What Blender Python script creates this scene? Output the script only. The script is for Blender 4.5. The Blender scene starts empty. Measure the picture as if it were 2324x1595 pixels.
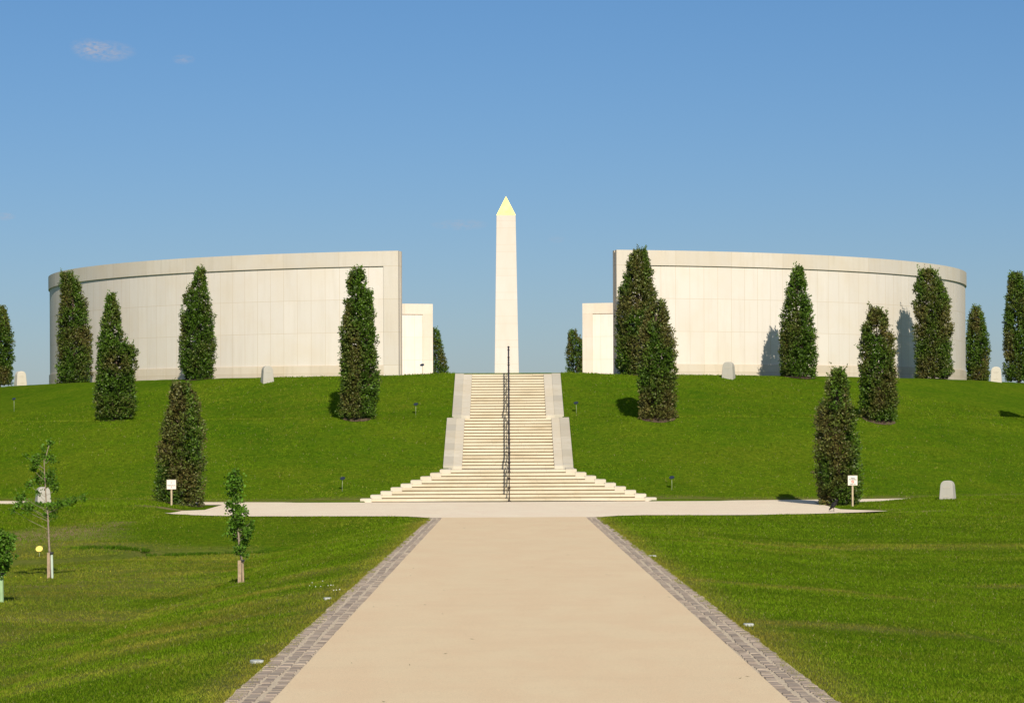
import bpy, math, random
import numpy as np
from mathutils import Vector, Matrix
S = bpy.context.scene
COL = S.collection
rnd = random.Random(7)
F, CX, HY, ROLL = 5862.0, 1153.0, 962.0, 0.0042   # focal length, axis and horizon in units of a 2324 px wide picture
MC = 125.7                                         # distance to the middle of the ring
PLAT = 1.93; PLAZA = -2.49

# ------------------------------------------------------------------ helpers
def tag(o, label=None, cat=None, group=None, kind=None):
    if label: o['label'] = label
    if cat: o['category'] = cat
    if group: o['group'] = group
    if kind: o['kind'] = kind
    return o
def empty(name, loc, rz=0.0):
    o = bpy.data.objects.new(name, None); COL.objects.link(o)
    o.location = loc; o.rotation_euler = (0, 0, rz); o.empty_display_size = .2
    return o
def link(name, me, mat=None, parent=None, loc=None):
    o = bpy.data.objects.new(name, me); COL.objects.link(o)
    if mat: me.materials.append(mat)
    if parent: o.parent = parent
    if loc is not None: o.location = loc
    return o
class MB:
    """collects simple shapes, makes one mesh"""
    def __init__(s): s.v = []; s.f = []; s.uv = {}
    def add(s, vs, fs):
        b = len(s.v); s.v += [tuple(p) for p in vs]; s.f += [tuple(b+i for i in q) for q in fs]
    def box(s, x0, x1, y0, y1, z0, z1):
        s.add([(x0,y0,z0),(x1,y0,z0),(x1,y1,z0),(x0,y1,z0),(x0,y0,z1),(x1,y0,z1),(x1,y1,z1),(x0,y1,z1)],
              [(0,3,2,1),(4,5,6,7),(0,1,5,4),(1,2,6,5),(2,3,7,6),(3,0,4,7)])
    def tube(s, pts, rads, n=8, cap=True):
        pts = [Vector(p) for p in pts]
        if not hasattr(rads, '__len__'): rads = [rads]*len(pts)
        vs = []; fs = []
        for i, p in enumerate(pts):
            t = (pts[min(i+1, len(pts)-1)] - pts[max(i-1, 0)]).normalized()
            a = Vector((0,0,1)) if abs(t.z) < .9 else Vector((1,0,0))
            u = t.cross(a).normalized(); w = t.cross(u)
            for k in range(n):
                an = 2*math.pi*k/n
                vs.append(p + (u*math.cos(an) + w*math.sin(an))*rads[i])
        for i in range(len(pts)-1):
            for k in range(n):
                fs.append((i*n+k, i*n+(k+1)%n, (i+1)*n+(k+1)%n, (i+1)*n+k))
        if cap:
            fs.append(tuple(range(n))); fs.append(tuple((len(pts)-1)*n+k for k in reversed(range(n))))
        s.add(vs, fs)
    def ball(s, c, r, n=8, m=6, sc=(1,1,1)):
        vs = []; fs = []
        for i in range(m+1):
            th = math.pi*i/m
            for k in range(n):
                ph = 2*math.pi*k/n
                vs.append((c[0]+r*sc[0]*math.sin(th)*math.cos(ph), c[1]+r*sc[1]*math.sin(th)*math.sin(ph), c[2]+r*sc[2]*math.cos(th)))
        for i in range(m):
            for k in range(n): fs.append((i*n+k, (i+1)*n+k, (i+1)*n+(k+1)%n, i*n+(k+1)%n))
        s.add(vs, fs)
    def ring(s, c, R, r, ax='x', n=12, m=6):
        vs = []; fs = []
        for i in range(n):
            a = 2*math.pi*i/n
            for k in range(m):
                b = 2*math.pi*k/m; q = R + r*math.cos(b)
                vs.append((c[0]+r*math.sin(b), c[1]+q*math.cos(a), c[2]+q*math.sin(a)))
        for i in range(n):
            for k in range(m): fs.append((i*m+k, i*m+(k+1)%m, ((i+1)%n)*m+(k+1)%m, ((i+1)%n)*m+k))
        s.add(vs, fs)
    def extrude_x(s, prof, x0, x1):
        """closed polygon in (y,z), extruded along x"""
        n = len(prof)
        vs = [(x0, y, z) for y, z in prof] + [(x1, y, z) for y, z in prof]
        fs = [tuple(range(n)), tuple(reversed(range(n, 2*n)))] + [(i, n+i, n+(i+1)%n, (i+1)%n) for i in range(n)]
        s.add(vs, fs)
    def build(s, name, mat=None, parent=None, smooth=False, origin=None):
        me = bpy.data.meshes.new(name)
        vs = s.v
        if origin is not None: vs = [(x-origin[0], y-origin[1], z-origin[2]) for x, y, z in vs]
        me.from_pydata(vs, [], s.f); me.validate()
        import bmesh
        b = bmesh.new(); b.from_mesh(me); bmesh.ops.recalc_face_normals(b, faces=b.faces); b.to_mesh(me); b.free()
        if smooth: me.polygons.foreach_set('use_smooth', [True]*len(me.polygons))
        o = link(name, me, mat, parent)
        if origin is not None and parent is None: o.location = origin
        return o
def quads(name, V, mat, parent=None, col=None, nv=4, smooth=False):
    """V: (N, nv, 3) array of separate faces; col: (N,3)"""
    N = len(V); me = bpy.data.meshes.new(name)
    me.vertices.add(N*nv); me.vertices.foreach_set('co', V.reshape(-1).astype(np.float32))
    me.loops.add(N*nv); me.loops.foreach_set('vertex_index', np.arange(N*nv, dtype=np.int32))
    me.polygons.add(N); me.polygons.foreach_set('loop_start', np.arange(0, N*nv, nv, dtype=np.int32))
    me.polygons.foreach_set('loop_total', np.full(N, nv, dtype=np.int32))
    if col is not None:
        a = me.color_attributes.new('tint', 'FLOAT_COLOR', 'POINT')
        c = np.ones((N, nv, 4), dtype=np.float32); c[:, :, :3] = col[:, None, :]
        a.data.foreach_set('color', c.reshape(-1))
    me.update(); me.validate()
    return link(name, me, mat, parent)
def sm(t): t = np.clip(t, 0, 1); return t*t*(3-2*t)
def vnoise(x, y, seed=0):
    x = np.asarray(x, float); y = np.asarray(y, float)
    xi = np.floor(x); yi = np.floor(y); fx = sm(x-xi); fy = sm(y-yi)
    def h(a, b): v = np.sin(a*127.1+b*311.7+seed*74.7)*43758.5453; return v-np.floor(v)
    return (h(xi,yi)*(1-fx)+h(xi+1,yi)*fx)*(1-fy)+(h(xi,yi+1)*(1-fx)+h(xi+1,yi+1)*fx)*fy

# ------------------------------------------------------------------ terrain height
PW = 1.908; CW = .36; PXC = .15                    # path half width, sett strip, path centre
STY = [20, 81.9, 82.4, 86.0, 87.0, 93.2, 94.2, 100.5, 400]
STZ = [PLAZA, PLAZA, PLAZA, -1.53, -1.53, .20, .20, PLAT, PLAT]
def stair_half(Y):  return np.interp(Y, [82.3, 85.9, 86.1, 93.6, 93.8, 101], [4.75, 2.3, 2.2, 2.2, 2.05, 2.05])
def G(X, Y):
    X = np.asarray(X, float); Y = np.asarray(Y, float)
    r = np.hypot(X, Y-MC)
    m = np.interp(r, [0, 24.9, 25.9, 28.6, 31.4, 32.2, 34.0, 34.7, 39, 42.6, 43.6, 46.2], [PLAT, PLAT, 1.80, 1.02,   .30, .25, .22, -.02, -1.30, -2.28, PLAZA, PLAZA])
    m = m - .00033*np.minimum(X, 40)**2*np.clip((45-r)/15, 0, 1)
    # blend to the stair pitch beside the staircase
    st = np.interp(Y, STY, STZ); w = stair_half(Y); dx = np.abs(X) - w
    k = 1 - sm(dx/3.2); k = np.where((Y > 82.3) & (Y < 101), k, 0)
    z = m*(1-k) + (st+.06)*k
    z = np.where((dx < -.2) & (Y > 82.35) & (Y < 100.6), np.interp(Y, STY, STZ)-.16, z)
    # in front
    P = np.where(Y < 67.4, -1.896-.00887*Y, PLAZA)
    q = np.abs(X-PXC) - PW - CW
    left = X < 0
    wide = sm((np.abs(X)-8)/3)
    end = np.where(left, 65.5-5*wide, 59.7); top = np.where(left, 69.7+6*wide, 69.3+5*wide)
    tt = np.clip((Y-end)/(top-end), 0, 1); kk = 1 - (.72*tt+.28*sm(tt))
    drop = np.where(left, .66, .36)*kk*(.35*sm(q/np.where(left, 4.2, 5.0))+.65*np.clip(q/np.where(left, 3.9, 5.0), 0, 1)); drop = drop + np.where(left, .10, .03)*(Y < end+.25)*(np.abs(X) > 5)
    drop = drop + np.where(left, .12, .05)*sm((q-6)/8)*kk
    hump = .19*sm((np.abs(X)-np.where(left, 9.2, 10.5))/np.where(left, 1.6, 3.0))*(1-.85*sm((-X-14.2)/1.2))*sm((Y-71)/4)*(1-sm((r-46.2)/1.6*-1+1.0))
    und = (vnoise(X*.35, Y*.35, 3)-.5)*.07*sm(q/1.5)*kk
    fr = P - drop + hump + und
    far = -2.6
    z = np.where(r > 46.2, np.where(Y < 90, fr, PLAZA + (far-PLAZA)*sm((r-46)/20)), z)
    return z
def ray(x, y, d):
    y = y + (x-CX)*ROLL
    return Vector(((x-CX)*d/F, d, (HY-y)*d/F))
def hit(x, y, d0=16., d1=130.):
    yy_ = y + (x-CX)*ROLL
    d = np.arange(d0, d1, .02); X = (x-CX)*d/F; z = (HY-yy_)*d/F
    g = G(X, d); k = np.nonzero(z <= g)[0]; k = k[0] if len(k) else len(d)-1
    return Vector((float(X[k]), float(d[k]), float(g[k])))

# ------------------------------------------------------------------ materials
class NT:
    def __init__(s, name):
        s.m = bpy.data.materials.new(name); s.m.use_nodes = True; s.t = s.m.node_tree; s.t.nodes.clear()
        s.out = s.n('ShaderNodeOutputMaterial'); s.b = s.n('ShaderNodeBsdfPrincipled'); s.l(s.b.outputs[0], s.out.inputs[0])
    def n(s, t, **k):
        a = s.t.nodes.new(t)
        for q, v in k.items(): setattr(a, q, v)
        return a
    def l(s, a, b): s.t.links.new(a, b)
    def coord(s, kind='Object'):
        return s.n('ShaderNodeTexCoord').outputs[kind]
    def map(s, v, sc=(1,1,1), loc=(0,0,0)):
        m = s.n('ShaderNodeMapping'); s.l(v, m.inputs[0]); m.inputs['Scale'].default_value = sc; m.inputs['Location'].default_value = loc; return m.outputs[0]
    def noise(s, v, scale, detail=4, rough=.55, dist=0):
        a = s.n('ShaderNodeTexNoise'); s.l(v, a.inputs['Vector']); a.inputs['Scale'].default_value = scale
        a.inputs['Detail'].default_value = detail; a.inputs['Roughness'].default_value = rough; a.inputs['Distortion'].default_value = dist
        return a.outputs['Fac']
    def ramp(s, f, stops):
        r = s.n('ShaderNodeValToRGB'); s.l(f, r.inputs[0]); e = r.color_ramp.elements
        while len(e) < len(stops): e.new(.5)
        for i, (p, c) in enumerate(stops): e[i].position = p; e[i].color = (*c, 1) if len(c) == 3 else c
        return r.outputs[0]
    def mix(s, f, a, b, mode='MIX'):
        m = s.n('ShaderNodeMix', data_type='RGBA', blend_type=mode)
        for i, v in ((0, f), (6, a), (7, b)):
            if isinstance(v, (int, float)): m.inputs[i].default_value = v
            elif isinstance(v, tuple): m.inputs[i].default_value = (*v, 1) if len(v) == 3 else v
            else: s.l(v, m.inputs[i])
        return m.outputs[2]
    def math(s, op, a, b=0.0, c=0.0, clamp=False):
        m = s.n('ShaderNodeMath', operation=op, use_clamp=clamp)
        for i, v in enumerate((a, b, c)):
            if isinstance(v, (int, float)): m.inputs[i].default_value = v
            else: s.l(v, m.inputs[i])
        return m.outputs[0]
    def bump(s, h, strength=.3, dist=.02):
        b = s.n('ShaderNodeBump'); s.l(h, b.inputs['Height']); b.inputs['Strength'].default_value = strength; b.inputs['Distance'].default_value = dist
        s.l(b.outputs[0], s.b.inputs['Normal'])
    def fin(s, col, rough=.8, spec=.3, metal=0.0):
        if isinstance(col, tuple): s.b.inputs['Base Color'].default_value = (*col, 1)
        else: s.l(col, s.b.inputs['Base Color'])
        s.b.inputs['Roughness'].default_value = rough; s.b.inputs['Specular IOR Level'].default_value = spec; s.b.inputs['Metallic'].default_value = metal
        return s.m
def plain(name, c, rough=.7, metal=0.0, spec=.4, var=.15, scale=9):
    t = NT(name); v = t.coord(); n = t.noise(v, scale, 5)
    lo = tuple(x*(1-var) for x in c); hi = tuple(min(1, x*(1+var)) for x in c)
    t.bump(t.noise(v, scale*6, 3), .15, .004)
    return t.fin(t.ramp(n, [(.3, lo), (.7, hi)]), rough, spec, metal)

def grass_ground():
    t = NT('lawn_turf'); v = t.coord()
    n1 = t.noise(t.map(v, (.18, .32, .5)), 1, 5, .6)            # broad patches
    n2 = t.noise(t.map(v, (1.1, 2.2, 2.2)), 1, 6, .65)
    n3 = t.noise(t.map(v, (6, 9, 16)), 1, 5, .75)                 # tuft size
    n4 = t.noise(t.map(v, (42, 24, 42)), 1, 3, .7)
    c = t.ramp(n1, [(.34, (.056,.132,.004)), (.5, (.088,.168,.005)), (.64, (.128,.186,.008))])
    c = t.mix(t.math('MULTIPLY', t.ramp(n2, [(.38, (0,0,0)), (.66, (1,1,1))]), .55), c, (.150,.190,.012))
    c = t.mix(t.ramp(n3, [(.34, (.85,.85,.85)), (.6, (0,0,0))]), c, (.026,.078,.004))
    c = t.mix(t.math('MULTIPLY', t.ramp(n4, [(.5, (0,0,0)), (.74, (1,1,1))]), .5), c, (.15,.20,.028))
    at = t.n('ShaderNodeAttribute', attribute_name='wear'); sp = t.n('ShaderNodeSeparateColor'); t.l(at.outputs['Color'], sp.inputs[0])
    nb = t.noise(t.map(v, (2.5, 5, 5)), 1, 6, .7)
    edge = t.math('MULTIPLY', sp.outputs[0], t.ramp(nb, [(.25, (.25,)*3), (.6, (1,1,1))]), clamp=True)
    c = t.mix(edge, c, (.17,.155,.055))
    c = t.mix(t.math('MULTIPLY', sp.outputs[1], t.ramp(nb, [(.3, (.1,)*3), (.55, (1,1,1))]), clamp=True), c, (.30,.215,.13))
    c = t.mix(t.math('MULTIPLY', sp.outputs[2], t.ramp(nb, [(.2, (.35,)*3), (.6, (1,1,1))]), clamp=True), c, (.155,.16,.045))
    h = t.math('ADD', t.math('MULTIPLY', n3, 1.0), t.math('MULTIPLY', n4, .6))
    t.bump(h, .9, .07)
    return t.fin(c, .95, .0)
def stone(name, base, joints=True, bw=.63, bh=1.33, dark=.9, uv=True, stain=.35, vary=1.0):
    t = NT(name); v = t.coord('UV') if uv else t.coord('Object'); o = t.coord()
    if joints:
        b = t.n('ShaderNodeTexBrick', offset=0.0, squash=1.0); t.l(v, b.inputs['Vector'])
        c1 = tuple(x*(1-.06*vary) for x in base); c2 = tuple(min(.95, x*(1+.05*vary)) for x in base)
        b.inputs['Color1'].default_value = (*c1, 1); b.inputs['Color2'].default_value = (*c2, 1)
        b.inputs['Mortar'].default_value = (base[0]*.79, base[1]*.72, base[2]*.61, 1)
        b.inputs['Scale'].default_value = 1; b.inputs['Mortar Size'].default_value = .009; b.inputs['Mortar Smooth'].default_value = .3
        b.inputs['Bias'].default_value = 0; b.inputs['Brick Width'].default_value = bw; b.inputs['Row Height'].default_value = bh
        c = b.outputs['Color']
    else: c = base
    n = t.noise(o, .55, 6, .6); n2 = t.noise(t.map(o, (5, 5, .45)), 1, 5, .6); n3 = t.noise(o, 24, 4, .6)
    c = t.mix(t.math('MULTIPLY', t.ramp(n, [(.42, (0,)*3), (.72, (1,)*3)]), stain), c, (base[0]*.93, base[1]*.84, base[2]*.68))
    c = t.mix(t.math('MULTIPLY', t.ramp(n2, [(.5, (0,)*3), (.78, (1,)*3)]), stain*.9), c, (base[0]*.80, base[1]*.77, base[2]*.70))
    c = t.mix(t.math('MULTIPLY', n3, .12), c, (base[0]*.7, base[1]*.66, base[2]*.6))
    t.bump(n3, .12, .004)
    return t.fin(c, .85, .2)
M = {}
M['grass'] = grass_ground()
M['panel'] = stone('portland_panel', (.67,.632,.590), vary=.45, stain=.42)
M['margin'] = stone('portland_band', (.60,.562,.508), bw=2.52, bh=1.33, vary=1.3, stain=.5)
M['plinth'] = stone('portland_plinth', (.60,.54,.465), bw=1.26, bh=1.0, vary=1.9, stain=.6)
M['obelisk'] = None
M['slab'] = stone('cream_slab', (.57,.525,.445), joints=True, bw=9, bh=.8, uv=False, stain=.55)
M['grey_slab'] = stone('grey_slab', (.485,.455,.395), joints=True, bw=9, bh=.8, uv=False, stain=.6, vary=2.5)
def steps_mat():
    t = NT('step_stone'); o = t.coord()
    n = t.noise(t.map(o, (.5, .9, .9)), 1, 6, .6); n2 = t.noise(t.map(o, (3, 1, 9)), 1, 5, .65); n3 = t.noise(o, 30, 3)
    c = t.ramp(n, [(.35, (.61,.56,.45)), (.55, (.575,.515,.395)), (.72, (.46,.395,.28))])
    c = t.mix(t.math('MULTIPLY', t.ramp(n2, [(.5, (0,)*3), (.75, (1,)*3)]), .45), c, (.50,.42,.28))
    c = t.mix(t.math('MULTIPLY', n3, .15), c, (.45,.39,.28)); t.bump(n3, .1, .004)
    return t.fin(c, .85, .2)
M['steps'] = steps_mat()
def riser_mat():  # darker than the treads: the shadow under the nosings is deepened in the colour
    t = NT('shaded_riser_stone'); o = t.coord(); n = t.noise(t.map(o, (2, 1, 4)), 1, 5)
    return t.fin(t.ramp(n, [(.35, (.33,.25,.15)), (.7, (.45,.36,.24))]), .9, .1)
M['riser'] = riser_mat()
def path_mat(name, a, b, k=1.0):
    t = NT(name); o = t.coord()
    n0 = t.noise(o, 110, 3, .7); n1 = t.noise(o, 30, 4, .6); n2 = t.noise(t.map(o, (.5, .22, 1)), 1, 6, .6); n3 = t.noise(t.map(o, (.25, 2.2, 1)), 1, 6, .7)
    c = t.mix(n2, a, b); n5 = t.noise(t.map(o, (1.3, .5, 1), (7, 3, 0)), 1, 5, .7); c = t.mix(t.math('MULTIPLY', t.ramp(n5, [(.40, (0,)*3), (.60, (1,)*3)]), .8), c, (a[0]*.93, a[1]*.875, a[2]*.86))
    c = t.mix(t.math('MULTIPLY', t.ramp(n3, [(.5, (0,)*3), (.75, (1,)*3)]), .28*k), c, tuple(x*.78 for x in a))
    c = t.mix(t.math('MULTIPLY', t.ramp(n0, [(.38, (1,)*3), (.5, (0,)*3)]), .62), c, tuple(x*.62 for x in a))
    c = t.mix(t.math('MULTIPLY', t.ramp(n0, [(.56, (0,)*3), (.68, (1,)*3)]), .35), c, tuple(min(1, x*1.25) for x in a))
    c = t.mix(t.math('MULTIPLY', n1, .18), c, tuple(x*.8 for x in b))
    t.bump(n0, .5, .006)
    return t.fin(c, .9, .15)
M['path'] = path_mat('resin_gravel', (.75,.605,.415), (.685,.552,.378))
M['plaza'] = path_mat('plaza_gravel', (.84,.74,.60), (.78,.675,.53), 1.6)
def tint_mat(name, rough=.55, transl=.2, spec=.4, nscale=0):
    t = NT(name); a = t.n('ShaderNodeAttribute', attribute_name='tint'); c = a.outputs['Color']
    if nscale:
        c = t.mix(t.math('MULTIPLY', t.noise(t.coord(), nscale, 4), .5), c, (.05,.045,.04))
        t.bump(t.noise(t.coord(), nscale*1.5, 4), .5, .01)
    t.fin(c, rough, spec)
    if transl:
        tr = t.n('ShaderNodeBsdfTranslucent'); t.l(t.mix(.5, c, (.12,.2,.02), 'MIX'), tr.inputs[0])
        mx = t.n('ShaderNodeMixShader'); mx.inputs[0].default_value = transl
        t.l(t.b.outputs[0], mx.inputs[1]); t.l(tr.outputs[0], mx.inputs[2]); t.l(mx.outputs[0], t.out.inputs[0])
    return t.m
M['leaf'] = tint_mat('holly_leaf', .48, .10, .3)
M['soft_leaf'] = tint_mat('young_leaf', .6, .3, .3)
M['blade'] = tint_mat('grass_blade', .8, .25, .05)
M['sett'] = tint_mat('granite_sett', .85, 0, .25, 18)
M['joint'] = plain('sandy_joint', (.49,.41,.31), .95, scale=30, var=.3)
M['bark'] = plain('bark', (.14,.10,.07), .9, var=.35, scale=20)
M['pale_bark'] = plain('sapling_bark', (.26,.21,.16), .9, var=.3, scale=25)
M['soil'] = plain('bare_soil', (.085,.058,.038), .95, var=.4, scale=12)
M['stake'] = plain('stake_wood', (.36,.27,.18), .85, var=.25, scale=16)
M['guard'] = plain('guard_plastic', (.46,.56,.48), .6, var=.12)
M['green_guard'] = plain('green_guard_plastic', (.30,.44,.24), .6, var=.12)
M['tie'] = plain('rubber_tie', (.03,.03,.035), .7)
M['bronze'] = plain('dark_bronze', (.045,.032,.026), .5, metal=.3, var=.3)
M['disc'] = plain('dark_blue_plate', (.015,.025,.045), .45, var=.2)
M['rod'] = plain('stake_rod', (.33,.38,.22), .6, var=.15)
M['yellow'] = plain('yellow_plate', (.78,.60,.13), .5, var=.15)
M['marker'] = stone('marker_granite', (.42,.41,.375), joints=False, uv=False, stain=.3)
M['pale_marker'] = stone('pale_marker_granite', (.53,.50,.44), joints=False, uv=False, stain=.3)
M['board'] = plain('sign_white', (.74,.70,.64), .5, var=.04)
M['post'] = plain('sign_post_timber', (.46,.37,.25), .8, var=.2)
M['ink'] = plain('sign_ink', (.06,.06,.07), .6)
M['red'] = plain('sign_red', (.60,.07,.04), .5)
M['feather'] = plain('black_feather', (.007,.006,.008), .7, var=.3, scale=30)
M['beak'] = plain('black_beak', (.03,.028,.026), .35)
M['plate'] = plain('pale_plaque', (.42,.44,.42), .45, var=.1)
def gold():
    t = NT('gold_leaf'); o = t.coord(); n = t.noise(o, 2.5, 5)
    c = t.ramp(n, [(.3, (.95,.72,.18)), (.7, (1.0,.82,.27))]); t.bump(t.noise(o, 9, 3), .15, .01)
    return t.fin(c, .42, .5, .55)
M['gold'] = gold()
def obelisk_mat():
    t = NT('obelisk_stone'); o = t.coord(); sp = t.n('ShaderNodeSeparateXYZ'); t.l(o, sp.inputs[0]); z = sp.outputs[2]
    m = t.math('MODULO', z, 1.29); l1 = t.math('LESS_THAN', m, .022); l2 = t.math('LESS_THAN', t.math('ABSOLUTE', t.math('SUBTRACT', m, .91)), .011)
    ln = t.math('MAXIMUM', l1, l2)
    base = (.57,.537,.50)
    n = t.noise(t.map(o, (2, 2, .6)), 1, 6, .6); n2 = t.noise(o, 20, 4)
    cr = t.n('ShaderNodeTexWhiteNoise', noise_dimensions='1D'); t.l(t.math('FLOOR', t.math('DIVIDE', t.math('ADD', z, .38), 1.29)), cr.inputs['W'])
    c = t.mix(t.math('MULTIPLY', cr.outputs[0], .5), base, (.53,.495,.435))
    c = t.mix(t.math('MULTIPLY', t.ramp(n, [(.45, (0,)*3), (.75, (1,)*3)]), .5), c, (.49,.455,.385))
    c = t.mix(t.math('MULTIPLY', ln, .45), c, (.42,.36,.28)); c = t.mix(t.math('MULTIPLY', n2, .1), c, (.5,.46,.4))
    t.bump(n2, .1, .004)
    return t.fin(c, .8, .2)
M['obelisk'] = obelisk_mat()

# ------------------------------------------------------------------ trees to plant (outlines measured per crown: height -> left, right)
CR = {1: (0, 560, 3.5449), 2: (600, 560, 3.544), 3: (1050, 440, 3.4686), 4: (1350, 560, 3.544), 5: (1850, 560, 3.5448), 6: (0, 1000, 3.5437), 8: (1850, 1000, 4.007)}
def cv(c, rows):
    ox, oy, s = CR[c]
    return [((oy+y/s)/1.0456, (ox+a/s)/1.0456, (ox+b/s)/1.0456) for y, a, b in rows]
TREES = [
 (cv(1, [(585,0,25),(650,-40,60),(780,-90,100),(880,-120,122),(1050,-130,118),(1250,-120,105)]), 118, .45, 'green columnar evergreen cut off by the left edge of the picture'),
 (cv(1, [(300,540,575),(330,512,610),(400,505,680),(480,512,690),(570,505,735),(700,490,755),(800,480,775),(900,475,775),(1100,480,770),(1250,490,760)]), 110.8, .62, 'tall brownish columnar evergreen against the far left end of the left curved wall'),
 (cv(1, [(475,940,970),(520,905,975),(620,890,1000),(680,860,1025),(780,845,1030),(880,835,1080),(930,815,1145),(1000,808,1158),(1100,805,1145),(1300,797,1140),(1400,795,1150),(1500,820,1120)]), 95.7, .3, 'bright green columnar evergreen with a narrow tip and a bulging right side, left slope'),
 (cv(1, [(262,1695,1715),(320,1650,1735),(400,1618,1740),(480,1575,1750),(510,1540,1760),(600,1525,1790),(700,1510,1808),(900,1510,1815),(1100,1505,1812),(1150,1535,1810),(1215,1555,1795)]), 104, .25, 'green spiky tipped columnar evergreen before the middle of the left curved wall'),
 (cv(1, [(1215,1490,1535),(1260,1450,1590),(1330,1425,1650),(1430,1415,1690)]) + cv(6, [(0,1365,1705),(100,1340,1735),(250,1325,1735),(450,1310,1725),(600,1298,1715),(715,1300,1700)]), 78.7, .7, 'broad brownish columnar evergreen at the left end of the cross path, behind the left sign'),
 (cv(2, [(262,870,905),(300,845,930),(360,800,960),(440,790,965),(480,780,1015),(560,778,1025),(660,760,1030),(760,742,1040),(900,735,1050),(1050,725,1050),(1200,730,1060),(1400,730,1060),(1470,712,1055),(1525,740,1045)]), 92.4, .32, 'tallest dark green columnar evergreen on the slope left of the staircase'),
 (cv(2, [(765,1500,1530),(800,1490,1565),(900,1470,1600),(1000,1450,1625),(1100,1430,1645),(1165,1430,1655)]), 160, .3, 'green conical evergreen peeking from behind the low left inner wall'),
 (cv(3, [(1185,1050,1090),(1230,1035,1120),(1300,1025,1165),(1400,1012,1200),(1550,1008,1220)]), 160, .5, 'dark conical evergreen peeking from behind the low right inner wall'),
 (cv(4, [(105,590,615),(130,545,650),(230,490,690),(300,475,715),(400,450,710),(480,415,740),(560,410,745),(700,400,760),(900,400,760),(1000,405,760),(1180,430,740)]), 101.6, .35, 'tallest columnar evergreen at the gap end of the right curved wall, reaching the wall top'),
 (cv(4, [(530,770,800),(580,720,825),(640,640,830),(750,605,850),(870,585,895),(1000,575,910),(1200,575,905),(1400,565,915),(1540,580,905)]), 92.2, .75, 'brownish columnar evergreen on the right slope overlapping the taller evergreen behind it'),
 (cv(5, [(250,175,190),(300,120,205),(360,105,215),(420,70,235),(490,35,240),(560,22,265),(620,20,280),(700,15,290),(800,8,315),(1000,0,320),(1180,15,310)]), 103.2, .12, 'vivid green pointed evergreen in front of the middle of the right curved wall'),
 (cv(5, [(590,785,810),(620,760,840),(680,735,915),(740,720,925),(800,690,915),(850,680,970),(1000,668,975),(1200,660,985),(1400,665,1000),(1550,680,985)]), 94.3, .7, 'olive brown columnar evergreen on the upper right slope between two trees at the wall'),
 (cv(5, [(265,1235,1275),(300,1165,1330),(360,1160,1365),(430,1140,1400),(520,1135,1445),(600,1130,1445),(800,1135,1450),(1000,1140,1450),(1200,1145,1445)]), 109.5, .6, 'loose grey green evergreen with sparse top near the outer end of the right curved wall'),
 (cv(5, [(590,1650,1675),(640,1610,1700),(700,1590,1730),(800,1580,1745),(900,1570,1765),(1000,1565,1770),(1200,1570,1765)]), 127, .45, 'dark evergreen half hidden just past the outer end of the right curved wall'),
 (cv(5, [(300,1970,1995),(330,1935,2056),(450,1915,2080),(560,1900,2110),(800,1885,2140),(1000,1885,2150),(1215,1890,2140)]), 118, .4, 'tall dark evergreen cut off by the right edge of the picture'),
 (cv(5, [(1105,485,510),(1150,425,550),(1190,430,560),(1230,395,580),(1300,385,590),(1380,370,600),(1440,310,620),(1500,295,640)]) + cv(8, [(0,335,720),(150,325,740),(300,325,780),(450,330,790),(600,330,790),(700,345,770),(790,360,750)]), 78.0, .5, 'reddish green columnar evergreen behind the right sign at the cross path end'),
 ([(y+8, a+196*2.1, b+196*2.1) for y, a, b in cv(5, [(590,785,810),(620,760,840),(680,735,915),(740,720,925),(850,680,970),(1000,668,975),(1200,660,985),(1400,665,1000),(1550,680,985)])], 97.0, .5, 'evergreen standing out of frame to the right whose shadow falls on the slope'),
]
tree_spots = []

# ------------------------------------------------------------------ ground sheet
def lines(segs):
    out = []
    for a, b, st in segs: out += list(np.arange(a, b, st))
    return np.array(out + [segs[-1][1]])
xs = lines([(-3000,-400,520),(-400,-60,34),(-60,-28,2),(-28,-14,.6),(-14,14,.2),(14,28,.6),(28,60,2),(60,400,34),(400,3000,520)])
ys = lines([(-60,14,4),(14,66,.3),(66,102,.18),(102,150,.8),(150,200,4),(200,600,50),(600,4000,680)])
XX, YY = np.meshgrid(xs, ys); ZZ = G(XX, YY)
nx, ny = len(xs), len(ys)
me = bpy.data.meshes.new('lawn')
me.vertices.add(nx*ny); me.vertices.foreach_set('co', np.stack([XX, YY, ZZ], -1).reshape(-1).astype(np.float32))
ii = (np.arange(ny-1)[:, None]*nx + np.arange(nx-1)[None, :]).reshape(-1)
Q = np.stack([ii, ii+1, ii+1+nx, ii+nx], -1)
me.loops.add(Q.size); me.loops.foreach_set('vertex_index', Q.reshape(-1).astype(np.int32))
me.polygons.add(len(Q)); me.polygons.foreach_set('loop_start', np.arange(0, Q.size, 4, dtype=np.int32)); me.polygons.foreach_set('loop_total', np.full(len(Q), 4, dtype=np.int32))
me.polygons.foreach_set('use_smooth', np.ones(len(Q), dtype=bool))
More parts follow.
